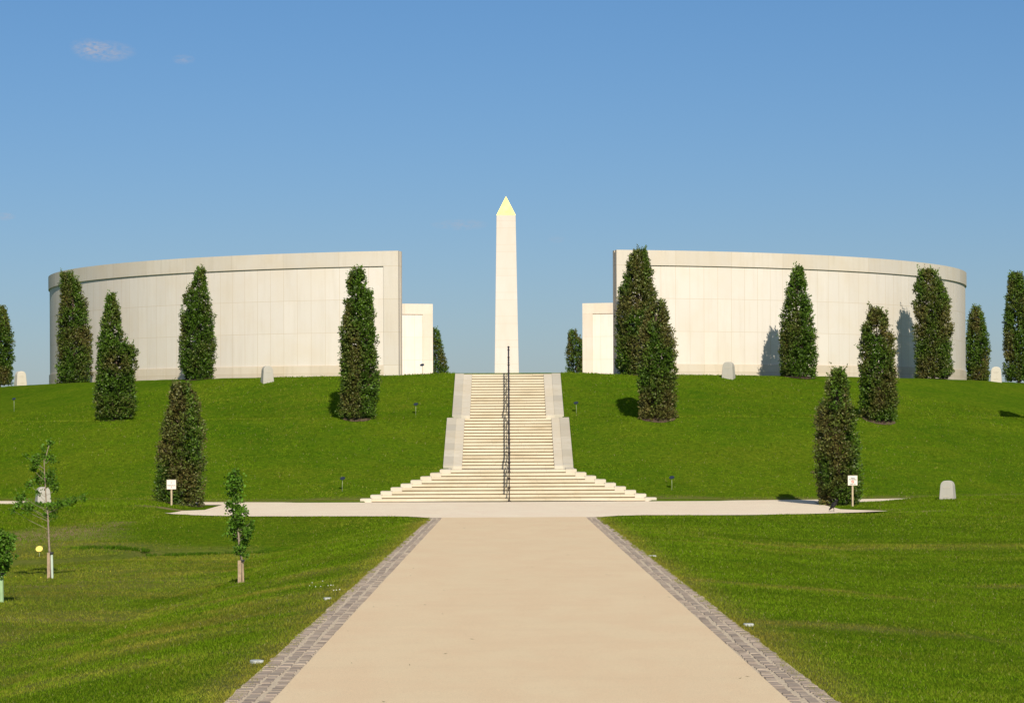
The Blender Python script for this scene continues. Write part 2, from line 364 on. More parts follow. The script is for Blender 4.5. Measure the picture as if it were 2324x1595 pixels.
# wear: r = dry edges, g = bare earth, b = pale worn grass
def blobs(L, X, Y):
    out = np.zeros_like(X)
    for px, py, rx, ry in L:
        c = hit(px, py); out = np.maximum(out, np.clip(1.3-np.hypot((X-c.x)/rx, (Y-c.y)/ry), 0, 1))
    return out
LG = [(55,1222,2.4,1.2),(110,1212,1.8,1.3),(165,1203,1.3,1.2),(215,1193,.9,.7),(250,1187,.7,.4),(30,1236,3,.6),(760-250,1333,.55,.35),(400,1372,.6,.25),(540,1322,.35,.3),(115,1312,.4,.35),(2090,1160,.8,.3),(2010,1156,.8,.35),(395,1156,1.2,.5),(150,1330,1.2,.35),(60,1405,1.6,.45),(300,1318,1.4,.3),(880,1260,.3,.4)]
LB = [(1800,1240,3.2,.5),(2000,1243,3,.9),(2200,1238,4.5,1.4),(1700,1241,2,.3),(200,1330,4,2.2),(80,1400,3.5,2.5),(560,1350,1.3,1.2),(430,1420,2.6,1.2),(330,1260,3,1.2),(700,1300,.8,1.5),(250,1480,2.2,1.4),(60,1560,2,1),(500,1260,1.5,1),(380,1300,3,1),(2290,1330,1.2,.5),(120,1350,3,2),(640,1360,1.2,1.6),(520,1400,1.6,1),(1560,1440,1.2,1.2),(1900,1420,2,.6),(1750,1330,2.5,.6)]
def wear_g(X, Y): return blobs(LG, X, Y)
def wear_b(X, Y):
    q_ = np.abs(X-PXC)-PW-CW
    b = blobs(LB, X, Y)*.9
    low = (X < -1.5)*sm((66.5-Y)/1.0)*sm((q_-4.0+.9*(vnoise(Y*.3, 2, 8)-.5))/.8)
    strip_ = (X < -1.5)*np.clip(1-np.abs(q_-3.7-.5*np.sin(Y*.25))/.45, 0, 1)*.8
    return np.maximum(b, np.maximum((.42+.5*vnoise(X*.6+9, Y*.3, 51))*low, strip_*(Y < 58)*vnoise(X*1.5, Y*.8, 14)*1.3))
q = np.abs(XX-PXC)-PW-CW
R_ = np.clip(1-(q-.05)/.55, 0, 1)*(YY < 68.5)*.95
rr = np.hypot(XX, YY-MC)
R_ = np.maximum(R_, np.clip(1-np.abs(rr-43.35)/.35, 0, 1)*1.0)
Gc = wear_g(XX, YY); Bc = wear_b(XX, YY)
ca = me.color_attributes.new('wear', 'FLOAT_COLOR', 'POINT')
ca.data.foreach_set('color', np.stack([R_, Gc, Bc, np.ones_like(R_)], -1).reshape(-1).astype(np.float32))
me.update()
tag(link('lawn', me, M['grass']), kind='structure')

# ------------------------------------------------------------------ path, setts, plaza
def strip(name, rows, mat, zoff):
    """rows: list of (xa, xb, Y, z)"""
    v = []; f = []; n = 9
    for xa, xb, Y, z in rows:
        for k in range(n): v.append((xa+(xb-xa)*k/(n-1), Y, z+zoff))
    for i in range(len(rows)-1):
        for k in range(n-1): f.append((i*n+k, i*n+k+1, (i+1)*n+k+1, (i+1)*n+k))
    m = bpy.data.meshes.new(name); m.from_pydata(v, [], f); return tag(link(name, m, mat), kind='structure')
zp = lambda Y: -1.896-.00887*Y if Y < 67.4 else PLAZA
strip('path', [(PXC-PW, PXC+PW, Y, zp(Y)) for Y in np.arange(-20, 68.55, .5)] + [(PXC-PW, PXC+PW, 68.5, PLAZA)], M['path'], .022)
strip('sett_bed', [(PXC-PW-CW, PXC-PW, Y, zp(Y)) for Y in np.arange(4, 68.55, .5)], M['joint'], .010)
strip('sett_bed', [(PXC+PW, PXC+PW+CW, Y, zp(Y)) for Y in np.arange(4, 68.55, .5)], M['joint'], .010)
def setts(side):
    V = []; C = []
    y = 12.0; r = random.Random(5+side)
    for row in range(3):
        y = 12.0
        x0 = PW + .008 + row*.118; w = .104
        while y < 68.4:
            L = r.uniform(.085, .15) if row != 1 else r.uniform(.13, .22)
            zz = zp(y) + .010; h = r.uniform(.002, .009)
            ex = r.uniform(-.006, .006) + (r.uniform(0, .03) if row == 2 else 0)
            wv = .012*math.sin(y*.9+row*2)+.008*math.sin(y*2.7+row); a, b = x0 + r.uniform(-.010,.010)+wv, x0+w+ex+wv*.7+r.uniform(-.008,.004)
            if side < 0: a, b = PXC-b, PXC-a
            else: a, b = PXC+a, PXC+b
            if b < a: a, b = b, a
            c0, c1 = y+r.uniform(.005,.012), y+L-r.uniform(.005,.012)
            B = [(a,c0,zz-.01),(b,c0,zz-.01),(b,c1,zz-.01),(a,c1,zz-.01)]
            e = .012; T = [(a+e,c0+e,zz+h+r.uniform(-.002,.002)),(b-e,c0+e,zz+h),(b-e,c1-e,zz+h+r.uniform(-.002,.002)),(a+e,c1-e,zz+h)]
            col = r.choice([(.37,.30,.245),(.40,.33,.27),(.345,.28,.23),(.44,.365,.295),(.37,.30,.25)]); g = r.uniform(.85, 1.15); col = tuple(k*g for k in col)
            for fc in (T, [B[0],B[1],T[1],T[0]], [B[1],B[2],T[2],T[1]], [B[2],B[3],T[3],T[2]], [B[3],B[0],T[0],T[3]]): V.append(fc); C.append(col)
            y += L
    return tag(quads('sett_edging', np.array(V), M['sett'], col=np.array(C)), kind='structure')
setts(-1); setts(1)
def poly_strip(v, f, fx, bx, y0f, y1f, n=80, m=12):
    b = len(v)
    for x in np.linspace(fx, bx, n):
        ya = float(y0f(x)); yb = float(y1f(x))
        for k in range(m): v.append((x, ya+(yb-ya)*k/(m-1), PLAZA+.016))
    for i in range(n-1):
        for k in range(m-1): f.append((b+i*m+k, b+(i+1)*m+k, b+(i+1)*m+k+1, b+i*m+k+1))
FX = [-10.1,-9.4,-8.6,-7.75,-7,-5,-3.3,-2.75,-2.4,-2.12,2.42,2.7,3.0,3.6,5,6.3,8,9.1,10.6]
FY = [74.1,72.3,71.2,70.6,70.2,70.0,69.85,69.6,69.1,68.48,68.48,69.1,69.6,69.8,69.7,69.6,70.2,70.9,72.2]
wob = lambda x: (vnoise(x*3.1, 0, 9)-.5)*.12
front = lambda x: np.interp(x, FX, FY) + (wob(x) if abs(x) > 3 else 0)
arc = lambda R: (lambda x: MC-math.sqrt(R*R-x*x))
v = []; f = []
poly_strip(v, f, -8.9, 9.5, front, arc(46.25))
poly_strip(v, f, -10.1, -8.9, front, lambda x: np.interp(x, [-10.1,-8.9], [74.15,75.6]), 12)
poly_strip(v, f, 9.5, 10.6, front, lambda x: np.interp(x, [9.5,10.6], [73.9,72.25]), 12)
b = len(v); n = 160
for i in range(n):
    a = math.radians(-75+150*i/(n-1))
    for R in (43.45, 44.4, 45.3, 46.25): v.append((R*math.sin(a), MC-R*math.cos(a), PLAZA+.016))
for i in range(n-1):
    for k in range(3): f.append((b+i*4+k, b+i*4+k+1, b+(i+1)*4+k+1, b+(i+1)*4+k))
m = bpy.data.meshes.new('plaza'); m.from_pydata(v, [], f); tag(link('plaza', m, M['plaza']), kind='structure')
# paved floor inside the ring
mb = MB(); n = 64; mb.add([(0, MC+1.5, PLAT+.02)] + [(21*math.cos(2*math.pi*i/n), MC+1.5+23*math.sin(2*math.pi*i/n), PLAT+.02) for i in range(n)], [(0, 1+i, 1+(i+1)%n) for i in range(n)])
mb.add([(-2.0,100.2,PLAT+.012),(2.0,100.2,PLAT+.012),(4.0,108,PLAT+.012),(-4.0,108,PLAT+.012)], [(0,1,2,3)])
tag(mb.build('paving', M['plaza']), kind='structure')

# ------------------------------------------------------------------ staircase
st = empty('staircase', (0, 82.4, PLAZA)); tag(st, 'wide cream stone staircase climbing the mound in three flights to the obelisk', 'staircase')
RI, TR = .1078, .39
def put(mb, name, mat):
    o = mb.build(name, mat, st); o.matrix_parent_inverse = Matrix.Translation((0, -82.4, -PLAZA)); return o
def flight(y0, z0, n, halfs, last=0.0):
    tr = MB(); ri = MB()
    for k in range(n):
        hw = halfs(k); y = y0+TR*k; z = z0+RI*(k+1)
        depth = TR + (last if k == n-1 else 0) + .06
        jx = [-hw]; 
        while jx[-1] < hw-1.6: jx.append(jx[-1]+rnd.uniform(.9, 1.5))
        jx.append(hw)
        for a, b_ in zip(jx[:-1], jx[1:]):
            dz = rnd.uniform(-.0015,.0015)
            tr.box(a+.0015, b_-.0015, y-.040, y+depth, z-.072+dz, z+dz)
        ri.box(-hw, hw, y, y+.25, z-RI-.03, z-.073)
    return tr, ri
up0 = 94.2; mi0 = 87.0; lo0 = 82.4
for (y0, z0, n, hf, last) in ((lo0, PLAZA+.004, 9, lambda k: 4.36-.3075*k, 1.0), (mi0, PLAZA+9*RI, 16, lambda k: 1.555, .95), (up0, PLAZA+25*RI, 16, lambda k: 1.385, 1.2)):
    tr, ri = flight(y0, z0, n, hf, last)
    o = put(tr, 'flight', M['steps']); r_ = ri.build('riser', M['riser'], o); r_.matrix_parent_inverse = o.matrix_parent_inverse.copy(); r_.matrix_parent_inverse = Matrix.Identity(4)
# landings + lower slabs
for s in (-1, 1):
    for k in range(9):                                     # end blocks of the fan
        z = PLAZA+.004+RI*(k+1); y = lo0+TR*k; a = 4.36-.3075*k; w_ = .365
        bm_ = MB(); x0, x1 = s*(a+.002), s*(a+w_)
        xi = s*(a+w_-.10)
        zb = z-.30
        vs = [(x0,y-.045,zb),(x1,y-.045,zb),(x0,y-.045,z+.012),(x1,y-.045,z+.012),(x0,y+1.15,z+.055),(xi,y+1.15,z+.055),(x0,y+1.15,zb),(xi,y+1.15,zb)]
        bm_.add(vs, [(0,1,3,2),(2,3,5,4),(4,5,7,6),(0,2,4,6),(1,7,5,3),(0,6,7,1)])
        put(bm_, 'end_block', M['slab'])
    def sloped(y0, z0, n, xa, xb, up, mat, ext=.0):
        y1 = y0+TR*n; z1 = z0+RI*n
        p = MB(); t0 = z0+RI+up; t1 = z1+up
        pr = [(y0-.05-ext, z0-.1),(y0-.05-ext, t0-.10-ext*RI/TR), (y0-.05-ext, t0-ext*RI/TR),(y1-TR, t1),(y1+.35, t1),(y1+.35, z0-.1)]
        p.extrude_x(pr, s*xa, s*xb); return p
    put(sloped(up0, PLAZA+25*RI, 16, 1.387, 1.70, .006, None), 'stringer', M['slab'])
    put(sloped(up0, PLAZA+25*RI, 16, 1.70, 2.035, .030, None), 'stringer', M['grey_slab'])
    put(sloped(mi0, PLAZA+9*RI, 16, 1.557, 1.85, .006, None), 'stringer', M['slab'])
    put(sloped(mi0, PLAZA+9*RI, 16, 1.85, 2.19, .030, None), 'stringer', M['grey_slab'])

# handrail
hr = empty('handrail', (.03, 82.0, PLAZA)); tag(hr, 'long dark bronze central handrail running up the middle of the stone staircase', 'handrail')
HX = .03
def hput(mb, name, parent=None):
    o = mb.build(name, M['bronze'], hr, smooth=True); o.matrix_parent_inverse = Matrix.Translation((-HX, -82.0, -PLAZA)); return o
def zst(Y): return float(np.interp(Y, STY, STZ))+.05
rail = [(HX, 82.15, PLAZA+.95), (HX, 82.5, PLAZA+1.0), (HX, 86.0, -1.53+1.0), (HX, 87.0, -1.53+1.0), (HX, 93.2, .2+1.03), (HX, 94.2, .2+1.03), (HX, 100.3, PLAT+1.06), (HX, 101.2, PLAT+1.08)]
mb = MB(); mb.tube(rail, .030); hput(mb, 'top_rail')
mb = MB(); mb.tube([(x, y, z-.50) for x, y, z in rail], .012); hput(mb, 'lower_rail')
rz_ = lambda Y: np.interp(Y, [p[1] for p in rail], [p[2] for p in rail])
yy = 82.25; k = 0
while yy < 101.3:
    mb = MB(); zt = float(rz_(yy)); zb = zst(yy)-.03
    mb.tube([(HX, yy, zb), (HX, yy, zb+.03), (HX, yy, zb+.04), (HX, yy, zt)], [.05, .05, .018, .016])
    mb.ball((HX, yy, zt), .044); mb.ball((HX, yy, zt-.50), .040)
    hput(mb, 'rail_post')
    if yy+1.1 < 101.3:
        for j in (.55,):
            mb = MB(); zc = float(rz_(yy+j))-.47
            mb.ring((HX, yy+j, zc), .085, .016); hput(mb, 'ring_infill')
    yy += 1.1

# ------------------------------------------------------------------ ring walls
ZB, ZT, ZG, ZP = 1.5, 7.0, 6.39, 2.39
A0 = math.asin(4.40/22.0)
def rp(a, off, side):
    """point on the ring; a from the near gap (A0) to the far gap"""
    b = 22.0 if a < math.pi/2 else 25.8
    R = 22.0-off
    bb = b-off
    return (side*R*math.sin(a), MC-bb*math.cos(a))
AF = math.pi-math.asin(4.48/22.0)
def band(side, a0, a1, o0, o1, z0, z1, mat, name, parent, n=120):
    """curved solid between ring offsets o0 (outer) and o1 (inner)"""
    v = []; f = []; us = []
    u = 0; prev = None
    for i in range(n+1):
        a = a0+(a1-a0)*i/n
        po = rp(a, o0, side); pi = rp(a, o1, side)
        if prev: u += math.dist(po, prev)
        prev = po
        v += [(*po, z0), (*po, z1), (*pi, z1), (*pi, z0)]; us.append(u + (a0-A0)*22)
    F_ = []; U = []
    def vz(k, base): return [(z0-ZG), (z1-ZG), (z1-ZG)+(o1-o0), (z0-ZG)][k]
    for i in range(n):
        for k in range(4):
            k2 = (k+1) % 4; q_ = (i*4+k, (i+1)*4+k, (i+1)*4+k2, i*4+k2)
            va = {0: z0-ZG, 1: z1-ZG, 2: z1-ZG, 3: z0-ZG}
            if k == 1: ua = [(us[i], .4), (us[i+1], .4), (us[i+1], .8), (us[i], .8)]
            elif k == 3: ua = [(us[i], .4), (us[i+1], .4), (us[i+1], .8), (us[i], .8)]
            else: ua = [(us[i], va[k]), (us[i+1], va[k]), (us[i+1], va[k2]), (us[i], va[k2])]
            F_.append(q_); U.append(ua)
    e = n*4
    F_.append((0,1,2,3)); U.append([(.1, z0-ZG), (.1, z1-ZG), (.3, z1-ZG), (.3, z0-ZG)])
    F_.append((e+3,e+2,e+1,e)); U.append([(.1, z0-ZG), (.1, z1-ZG), (.3, z1-ZG), (.3, z0-ZG)])
    me = bpy.data.meshes.new(name); me.from_pydata(v, [], F_)
    uvl = me.uv_layers.new(name='UVMap'); flat = [c for ua in U for p in ua for c in (p[0], p[1]+13.3)]
    uvl.data.foreach_set('uv', flat)
    import bmesh
    bm = bmesh.new(); bm.from_mesh(me); bmesh.ops.recalc_face_normals(bm, faces=bm.faces); bm.to_mesh(me); bm.free()
    o = link(name, me, mat, parent); o.matrix_parent_inverse = Matrix.Translation((0, -MC, -PLAT)); return o
def ring_wall(side, label):
    w = empty('curved_wall', (0, MC, PLAT)); tag(w, label, 'memorial wall', 'curved memorial walls')
    mg = .62/22.0; T = .62; g = .0
    a0, a1 = A0, AF
    # outer leaf .00-.22, slot, inner leaf .34-.62
    for (p0, p1, q0, q1) in ((.06, .25, .0, .25), (.37, .56, .37, .62)):
        nm = 'outer' if p0 < .1 else 'inner'
        outer = nm == 'outer'
        # margins/top band proud by 6 cm
        band(side, a0, a1, q0, q1, ZG, ZT, M['margin'], 'top_band', w)
        band(side, a0, a0+mg, q0, q1, ZB, ZG-.0, M['margin'], 'end_margin', w, 6)
        band(side, a1-mg, a1, q0, q1, ZB, ZG-.0, M['margin'], 'end_margin', w, 6)
        band(side, a0+mg, a1-mg, p0, p1, ZP, ZG-.0, M['panel'], 'stone_panels', w)
        pq = (p0-.045 if outer else p0, p1 if outer else p1+.045)
        band(side, a0+mg, a1-mg, pq[0], pq[1], ZB, ZP, M['plinth'], 'plinth', w)
    band(side, a0+.006, a1-.006, .25, .37, ZB, ZT-.10, M['margin'], 'core', w)
ring_wall(-1, 'left half of the tall curved pale stone memorial wall with a projecting top band')
ring_wall(1, 'right half of the tall curved pale stone memorial wall with a projecting top band')

# ------------------------------------------------------------------ obelisk
OY = 140.0; ox = (1150.5-CX)*OY/F
ob = empty('obelisk', (ox, OY, PLAT)); tag(ob, 'tall pale stone obelisk with a gilded pyramid tip at the head of the stairs', 'obelisk')
def ztap(z): return .515 + (.665-.515)*(1-(z-1.93)/(11.27-1.93))
mb = MB(); b0 = ztap(1.93); b1 = ztap(11.27)
h = 11.27-1.93; vs = []
N = 24
for i in range(N+1):
    w_ = b0+(b1-b0)*i/N; z = h*i/N; c = .012
    vs += [(-w_+c,-w_,z),(w_-c,-w_,z),(w_,-w_+c,z),(w_,w_-c,z),(w_-c,w_,z),(-w_+c,w_,z),(-w_,w_-c,z),(-w_,-w_+c,z)]
fs = [(i*8+k, i*8+(k+1)%8, (i+1)*8+(k+1)%8, (i+1)*8+k) for i in range(N) for k in range(8)] + [tuple(range(7,-1,-1)), tuple(N*8+k for k in range(8))]
mb.add(vs, fs); mb.build('shaft', M['obelisk'], ob)
mb = MB(); t_ = b1+.004; mb.add([(-t_,-t_,h+.002),(t_,-t_,h+.002),(t_,t_,h+.002),(-t_,t_,h+.002),(0,0,h+1.06)], [(0,3,2,1),(0,1,4),(1,2,4),(2,3,4),(3,0,4)]); mb.build('gilded_tip', M['gold'], ob)
mb = MB(); mb.box(-.9,.9,-.9,.9,-.02,.16); mb.build('base', M['slab'], ob)

# ------------------------------------------------------------------ evergreens
def leaf_quads(P, D, size, rg, wid=.55):
    """P centres (N,3), D outward dirs (N,3)"""
    n = len(P)
    L = D + rg.normal(0, .75, (n,3)); L[:, 2] += .25; L /= np.linalg.norm(L, axis=1)[:, None]
    N_ = rg.normal(0, 1, (n,3)) + D*1.1; W = np.cross(L, N_); W /= np.linalg.norm(W, axis=1)[:, None]+1e-9
    s = size*rg.uniform(.6, 1.25, n)[:, None]
    up = np.cross(W, L)
    base = P; tip = P + L*s; mid = P + L*s*.5
    return np.stack([base, mid+W*s*wid*.5+up*s*.08, tip, mid-W*s*wid*.5+up*s*.08], 1)
def evergreen(idx, outline, d, brown, label):
    rg = np.random.RandomState(100+idx)
    O = [(ray((a+b)/2, y, d), (b-a)/2*d/F) for y, a, b in outline]
    zs = np.array([p.z for p, r in O])[::-1]; cx = np.array([p.x for p, r in O])[::-1]; rr = np.array([r for p, r in O])[::-1]
    bx = float(cx[:3].mean()); gz = float(G(bx, d))
    if idx in (6, 7, 13, 14, 0): gz = float(G(bx, d))
    rr = np.maximum(rr-.062, .03); zs[-1] -= .06; zs[0] = min(zs[0], gz+.12); z0 = gz; H = zs[-1]-z0
    root = empty('evergreen_tree', (bx, d, z0)); tag(root, label, 'tree', 'columnar evergreens on the mound')
    tree_spots.append((bx, d, rr[0]))
    # sprigs
    ns = int(3500*max(.5, (H*rr.mean())/2.9)); ns = min(ns, 5400)
    if idx in (6, 7): ns = 2200
    zz = rg.uniform(0, 1, ns*4); z = zs[0] + zz*(zs[-1]-zs[0])
    r = np.interp(z, zs, rr); keep = rg.uniform(0, 1, ns*4) < (r/rr.max())*.85+.18
    z = z[keep]; r = r[keep]; ph = rg.uniform(0, 2*math.pi, len(z)); 
    den = vnoise(ph*1.6+idx, z*2.6, idx)*.6 + vnoise(ph*3.6, z*6, idx+40)*.4
    keep = den > .24 + (.16 if idx in (12, 2, 3, 10, 5) else .10)*(z > zs[0]+.45*(zs[-1]-zs[0])); z = z[keep][:ns]; r = r[keep][:ns]; ph = ph[keep][:ns]
    n = len(z)
    lump = 1 + .26*(vnoise(ph*2.2, z*3.2, idx+9)-.55)*2*.6 + .10*(vnoise(ph*5, z*8, idx+19)-.5)*2
    rad = r*lump*np.where(rg.uniform(0,1,n) < .78, rg.uniform(.84, 1.03, n), np.sqrt(rg.uniform(.05, .7, n)))
    cxx = np.interp(z, zs, cx)
    P = np.stack([cxx + rad*np.cos(ph), rad*np.sin(ph), z], 1)
    D = np.stack([np.cos(ph), np.sin(ph), np.full(n, .35)], 1); D /= np.linalg.norm(D, axis=1)[:, None]
    per = 8
    # each sprig: leaves along a short twig
    tw = D + rg.normal(0, .4, (n,3)); tw[:, 2] += .35; tw /= np.linalg.norm(tw, axis=1)[:, None]
    tl = rg.uniform(.08, .17, n) * np.where(rg.uniform(0,1,n) < .10, 1.5, 1.0)
    k = np.tile(np.linspace(-.5, .5, per), n)
    PP = np.repeat(P, per, 0) + np.repeat(tw*tl[:, None], per, 0)*k[:, None] + rg.normal(0, .022, (n*per,3))
    DD = np.repeat(D, per, 0)
    V = leaf_quads(PP, DD, .072 if d < 85 else .079, rg)
    # colour: patches of brown/olive new growth against green
    pt = vnoise(np.repeat(ph*1.1, per)+3*idx, np.repeat(z*1.3, per), idx+60)
    pn = np.repeat(rg.uniform(0, 1, n), per)
    kb = np.clip((pt-.66+brown*.60)*1.8 + (pn-.5)*.7, 0, 1)[:, None]
    gr = np.array([.044, .092, .010]); gr2 = np.array([.092, .178, .012]); br = np.array([.130, .105, .030]); ol = np.array([.125, .132, .034])
    g_ = gr + (gr2-gr)*rg.uniform(0,1,(n*per,1)); b_ = br + (ol-br)*rg.uniform(0,1,(n*per,1))
    C = g_*(1-kb) + b_*kb
    C *= rg.uniform(.45, 1.5, (n*per,1))
    # larger inner leaves with crown shade in their colour, and upright shoots breaking the outline
    ni = int(n*1.5); zi = zs[0]+.02+rg.uniform(0, 1, ni*3)*(zs[-1]-zs[0]-.12); ri = np.interp(zi, zs, rr); kp = rg.uniform(0,1,ni*3) < ri/rr.max(); zi = zi[kp][:ni]; ri = ri[kp][:ni]; ni = len(zi)
    pi_ = rg.uniform(0, 6.283, ni); dI = vnoise(pi_*1.6+idx, zi*2.6, idx)*.6 + vnoise(pi_*3.6, zi*6, idx+40)*.4; gI = dI > .30; pi_ = pi_[gI]; zi = zi[gI]; ri = ri[gI]; ni = len(zi); ra = ri*rg.uniform(.35, .80, ni); Pi = np.stack([np.interp(zi, zs, cx)+ra*np.cos(pi_), ra*np.sin(pi_), zi], 1)
    Di = np.stack([np.cos(pi_), np.sin(pi_), np.full(ni, .1)], 1); Vi = leaf_quads(Pi, Di, .15, rg, .75)
    ki = np.clip((vnoise(pi_*1.1+3*idx, zi*1.3, idx+60)-.66+brown*.60)*1.8, 0, 1)[:, None]; Ci = (gr*(1-ki)+br*ki)*rg.uniform(.7, 1.2, (ni,1))
    nsh = 80; zq = zs[0]+(.25+.75*rg.uniform(0, 1, nsh)**.4)*(zs[-1]-zs[0]-.10); pq = rg.uniform(0, 6.283, nsh); rq = np.interp(zq, zs, rr)*.85
    Lq = rg.uniform(.12, .30, nsh); nl = 16; tq = np.tile(np.linspace(0, 1, nl), nsh)
    bq = np.stack([np.interp(zq, zs, cx)+rq*np.cos(pq), rq*np.sin(pq), zq], 1); dq = np.stack([np.cos(pq)*.35, np.sin(pq)*.35, np.ones(nsh)], 1)
    Ps = np.repeat(bq, nl, 0)+np.repeat(dq*Lq[:, None], nl, 0)*tq[:, None]+rg.normal(0, .018, (nsh*nl,3)); Ds = rg.normal(0, .6, (nsh*nl,3)); Ds[:, 2] += .8; Ds /= np.linalg.norm(Ds, axis=1)[:, None]
    ks = np.clip((vnoise(np.repeat(pq*1.1, nl)+3*idx, np.repeat(zq*1.3, nl), idx+60)-.66+brown*.60)*1.8, 0, 1)[:, None]
    Cs = (gr2*(1-ks)+ol*ks)*rg.uniform(.7, 1.3, (nsh*nl,1)); Vs = leaf_quads(Ps, Ds, .085, rg)
    V = np.concatenate([V, Vi, Vs]); C = np.concatenate([C, Ci, Cs])*.90
    pale = rg.uniform(0,1,len(C)) < .025; C[pale] = np.array([.22,.24,.09])
    cr = quads('crown', V - np.array([bx, 0, z0]), M['leaf'], root, C)
    mb = MB(); hh = (zs[-1]-z0)
    px = lambda t: float(np.interp(z0+t*hh, zs, cx))-bx
    pts = [(px(t)*.9 if t > .1 else 0, 0, t*hh-(.15 if t == 0 else 0)) for t in (0, .15, .35, .55, .75, .93)]
    mb.tube(pts, [.085, .07, .06, .045, .03, .01], 8)
    for j in range(26):
        t = rnd.uniform(.04, .85); a = rnd.uniform(0, 6.28); rl = float(np.interp(z0+t*hh, zs, rr))*.72
        c0 = Vector((px(t)*.9, 0, t*hh)); c1 = c0+Vector((math.cos(a)*rl*.6, math.sin(a)*rl*.6, rl*.5)); c2 = c0+Vector((math.cos(a)*rl, math.sin(a)*rl, rl*1.1))
        mb.tube([c0, c1, c2], [.022, .014, .006], 5, False)
    mb.build('trunk', M['bark'], root, smooth=True)
for i, (ol_, d, br_, lb) in enumerate(TREES): evergreen(i, ol_, d, br_, lb)
# bare soil round each stem
v = []; f = []
for (bx, by, r0) in tree_spots:
    b = len(v); n = 30; rnn = 6
    for j in range(rnn+1):
        for i in range(n):
            a = 2*math.pi*i/n; R = (r0*.98+.08*vnoise(i*.7, bx, 5))*j/rnn
            x, y = bx+R*math.cos(a), by+R*math.sin(a); v.append((x, y, float(G(x, y))+.014+.03*(1-j/rnn)))
    for j in range(rnn):
        for i in range(n): f.append((b+j*n+i, b+j*n+(i+1)%n, b+(j+1)*n+(i+1)%n, b+(j+1)*n+i))
m = bpy.data.meshes.new('soil'); m.from_pydata(v, [], f); tag(link('soil', m, M['soil']), kind='structure')

# ------------------------------------------------------------------ saplings
def sapling(idx, bx_, by_, top, clusters, guard, tie_y, label, leafn=1.0, stake=None, guard_mat='guard'):
    rg = np.random.RandomState(500+idx)
    p = hit(bx_, by_); d = p.y
    if idx == 2: pass
    root = empty('sapling', p); tag(root, label, 'young tree', 'staked saplings on the lower lawn')
    sc = d/F
    def loc(cx_, cy_, dy=0.0):
        q = ray((cx_/3.5437)/1.0456, (1000+cy_/3.5437)/1.0456, d); return Vector((q.x-p.x, dy, q.z-p.z))
    P = []; twigs = MB()
    tp = [loc(x, y) for x, y in top]; tp[0] = Vector((0, 0, -.05)) if idx != 0 else loc(*top[0])
    nn = len(tp)
    trunk = MB(); trunk.tube(tp, [.026-.02*i/(nn-1) for i in range(nn)], 7); trunk.build('trunk', M['pale_bark'], root, smooth=True)
    zs = [q.z for q in tp]; xs_ = [q.x for q in tp]
    for (cx_, cy_, r_) in clusters:
        rad = r_/3.5437/1.0456*sc
        c = loc(cx_, cy_); c.y = rg.uniform(-.25, .25)*min(1, abs(c.x)*3+.3)
        zz = max(zs[0], c.z-.10-abs(c.x)*.35); a = Vector((float(np.interp(zz, zs, xs_)), 0, zz))
        twigs.tube([a, (a+c)/2+Vector((0,0,-.02)), c], [.005, .004, .0025], 5, False)
        n = int(max(8, 5200*rad*rad*4.4*leafn))
        q = rg.normal(0, .5, (n,3))*rad; P.append(np.array(c)[None, :]+q)
    twigs.build('branch', M['pale_bark'], root)
    P = np.concatenate(P); D = rg.normal(0, 1, P.shape); D /= np.linalg.norm(D, axis=1)[:, None]
    V = leaf_quads(P, D, .056, rg, .7)
    C = np.array([.085,.195,.012])*rg.uniform(.5, 1.5, (len(P),1)); y_ = rg.uniform(0,1,len(P)) < .2; C[y_] = np.array([.13,.22,.03])
    quads('crown', V, M['soft_leaf'], root, C)
    if stake:
        (sx, s0, s1) = stake; a = loc(sx, s0, -.05); b = loc(sx+2, s1, -.05); b.z -= .05
        k = MB(); k.box(a.x-.028, a.x+.028, a.y-.028, a.y+.028, b.z, a.z); k.build('stake', M['stake'], root)
    (gx, g0, g1, gw) = guard; a = loc(gx, g0); b = loc(gx+4, g1); w_ = gw/3.5437/1.0456*sc/2
    k = MB(); k.tube([b+Vector((0,0,-.03)), a], [w_, w_*.95], 12, False); k.build('trunk_guard', M[guard_mat], root, smooth=True)
    c = loc(gx-4, tie_y); k = MB(); k.tube([c+Vector((0,0,-.02)), c+Vector((0,0,.02))], w_*1.9, 12); k.build('tie', M['tie'], root, smooth=True)
sapling(0, 116, 1312, [(425,1330),(412,1100),(405,950),(400,800),(385,650),(375,480),(370,350),(410,200)],
  [(420,185,34),(375,230,22),(235,290,20),(310,320,45),(425,315,42),(360,290,25),(300,350,35),(270,400,28),(430,440,45),(340,440,30),(300,490,45),(380,500,50),(240,530,35),(440,520,40),(460,570,28),(150,665,45),(205,630,28),(250,715,52),(160,705,30),(90,750,26),(330,600,25),(330,700,30),(430,700,34),(500,685,42),(570,680,42),(620,655,28),(685,640,30),(390,790,34),(445,795,36)],
  (430, 1112, 1328, 22), 1105, 'spindly leafy sapling with a pale tree guard, in front of the left marker stone', .55, (408, 1100, 1320))
sapling(1, 546, 1322, [(2035,1360),(2030,1180),(2010,1050),(1998,900),(1985,750),(1965,600),(1980,430)],
  [(1980,425,26),(1955,480,46),(2012,490,36),(1960,540,46),(2010,560,30),(1955,610,44),(1990,650,42),(1940,690,34),(1990,740,56),(2042,750,36),(2005,800,44),(1960,845,42),(2005,860,50),(1945,920,52),(2042,905,42),(2100,890,38),(2085,935,42),(1985,980,40),(2042,1000,46),(2030,1050,40),(2000,1080,36),(2030,1110,26),(2075,1130,18),(2125,835,14)],
  (2036, 1180, 1356, 18), 1170, 'narrow dense leafed sapling between the cross path and the main path on the left lawn', .8, (2012, 1165, 1365), 'stake')
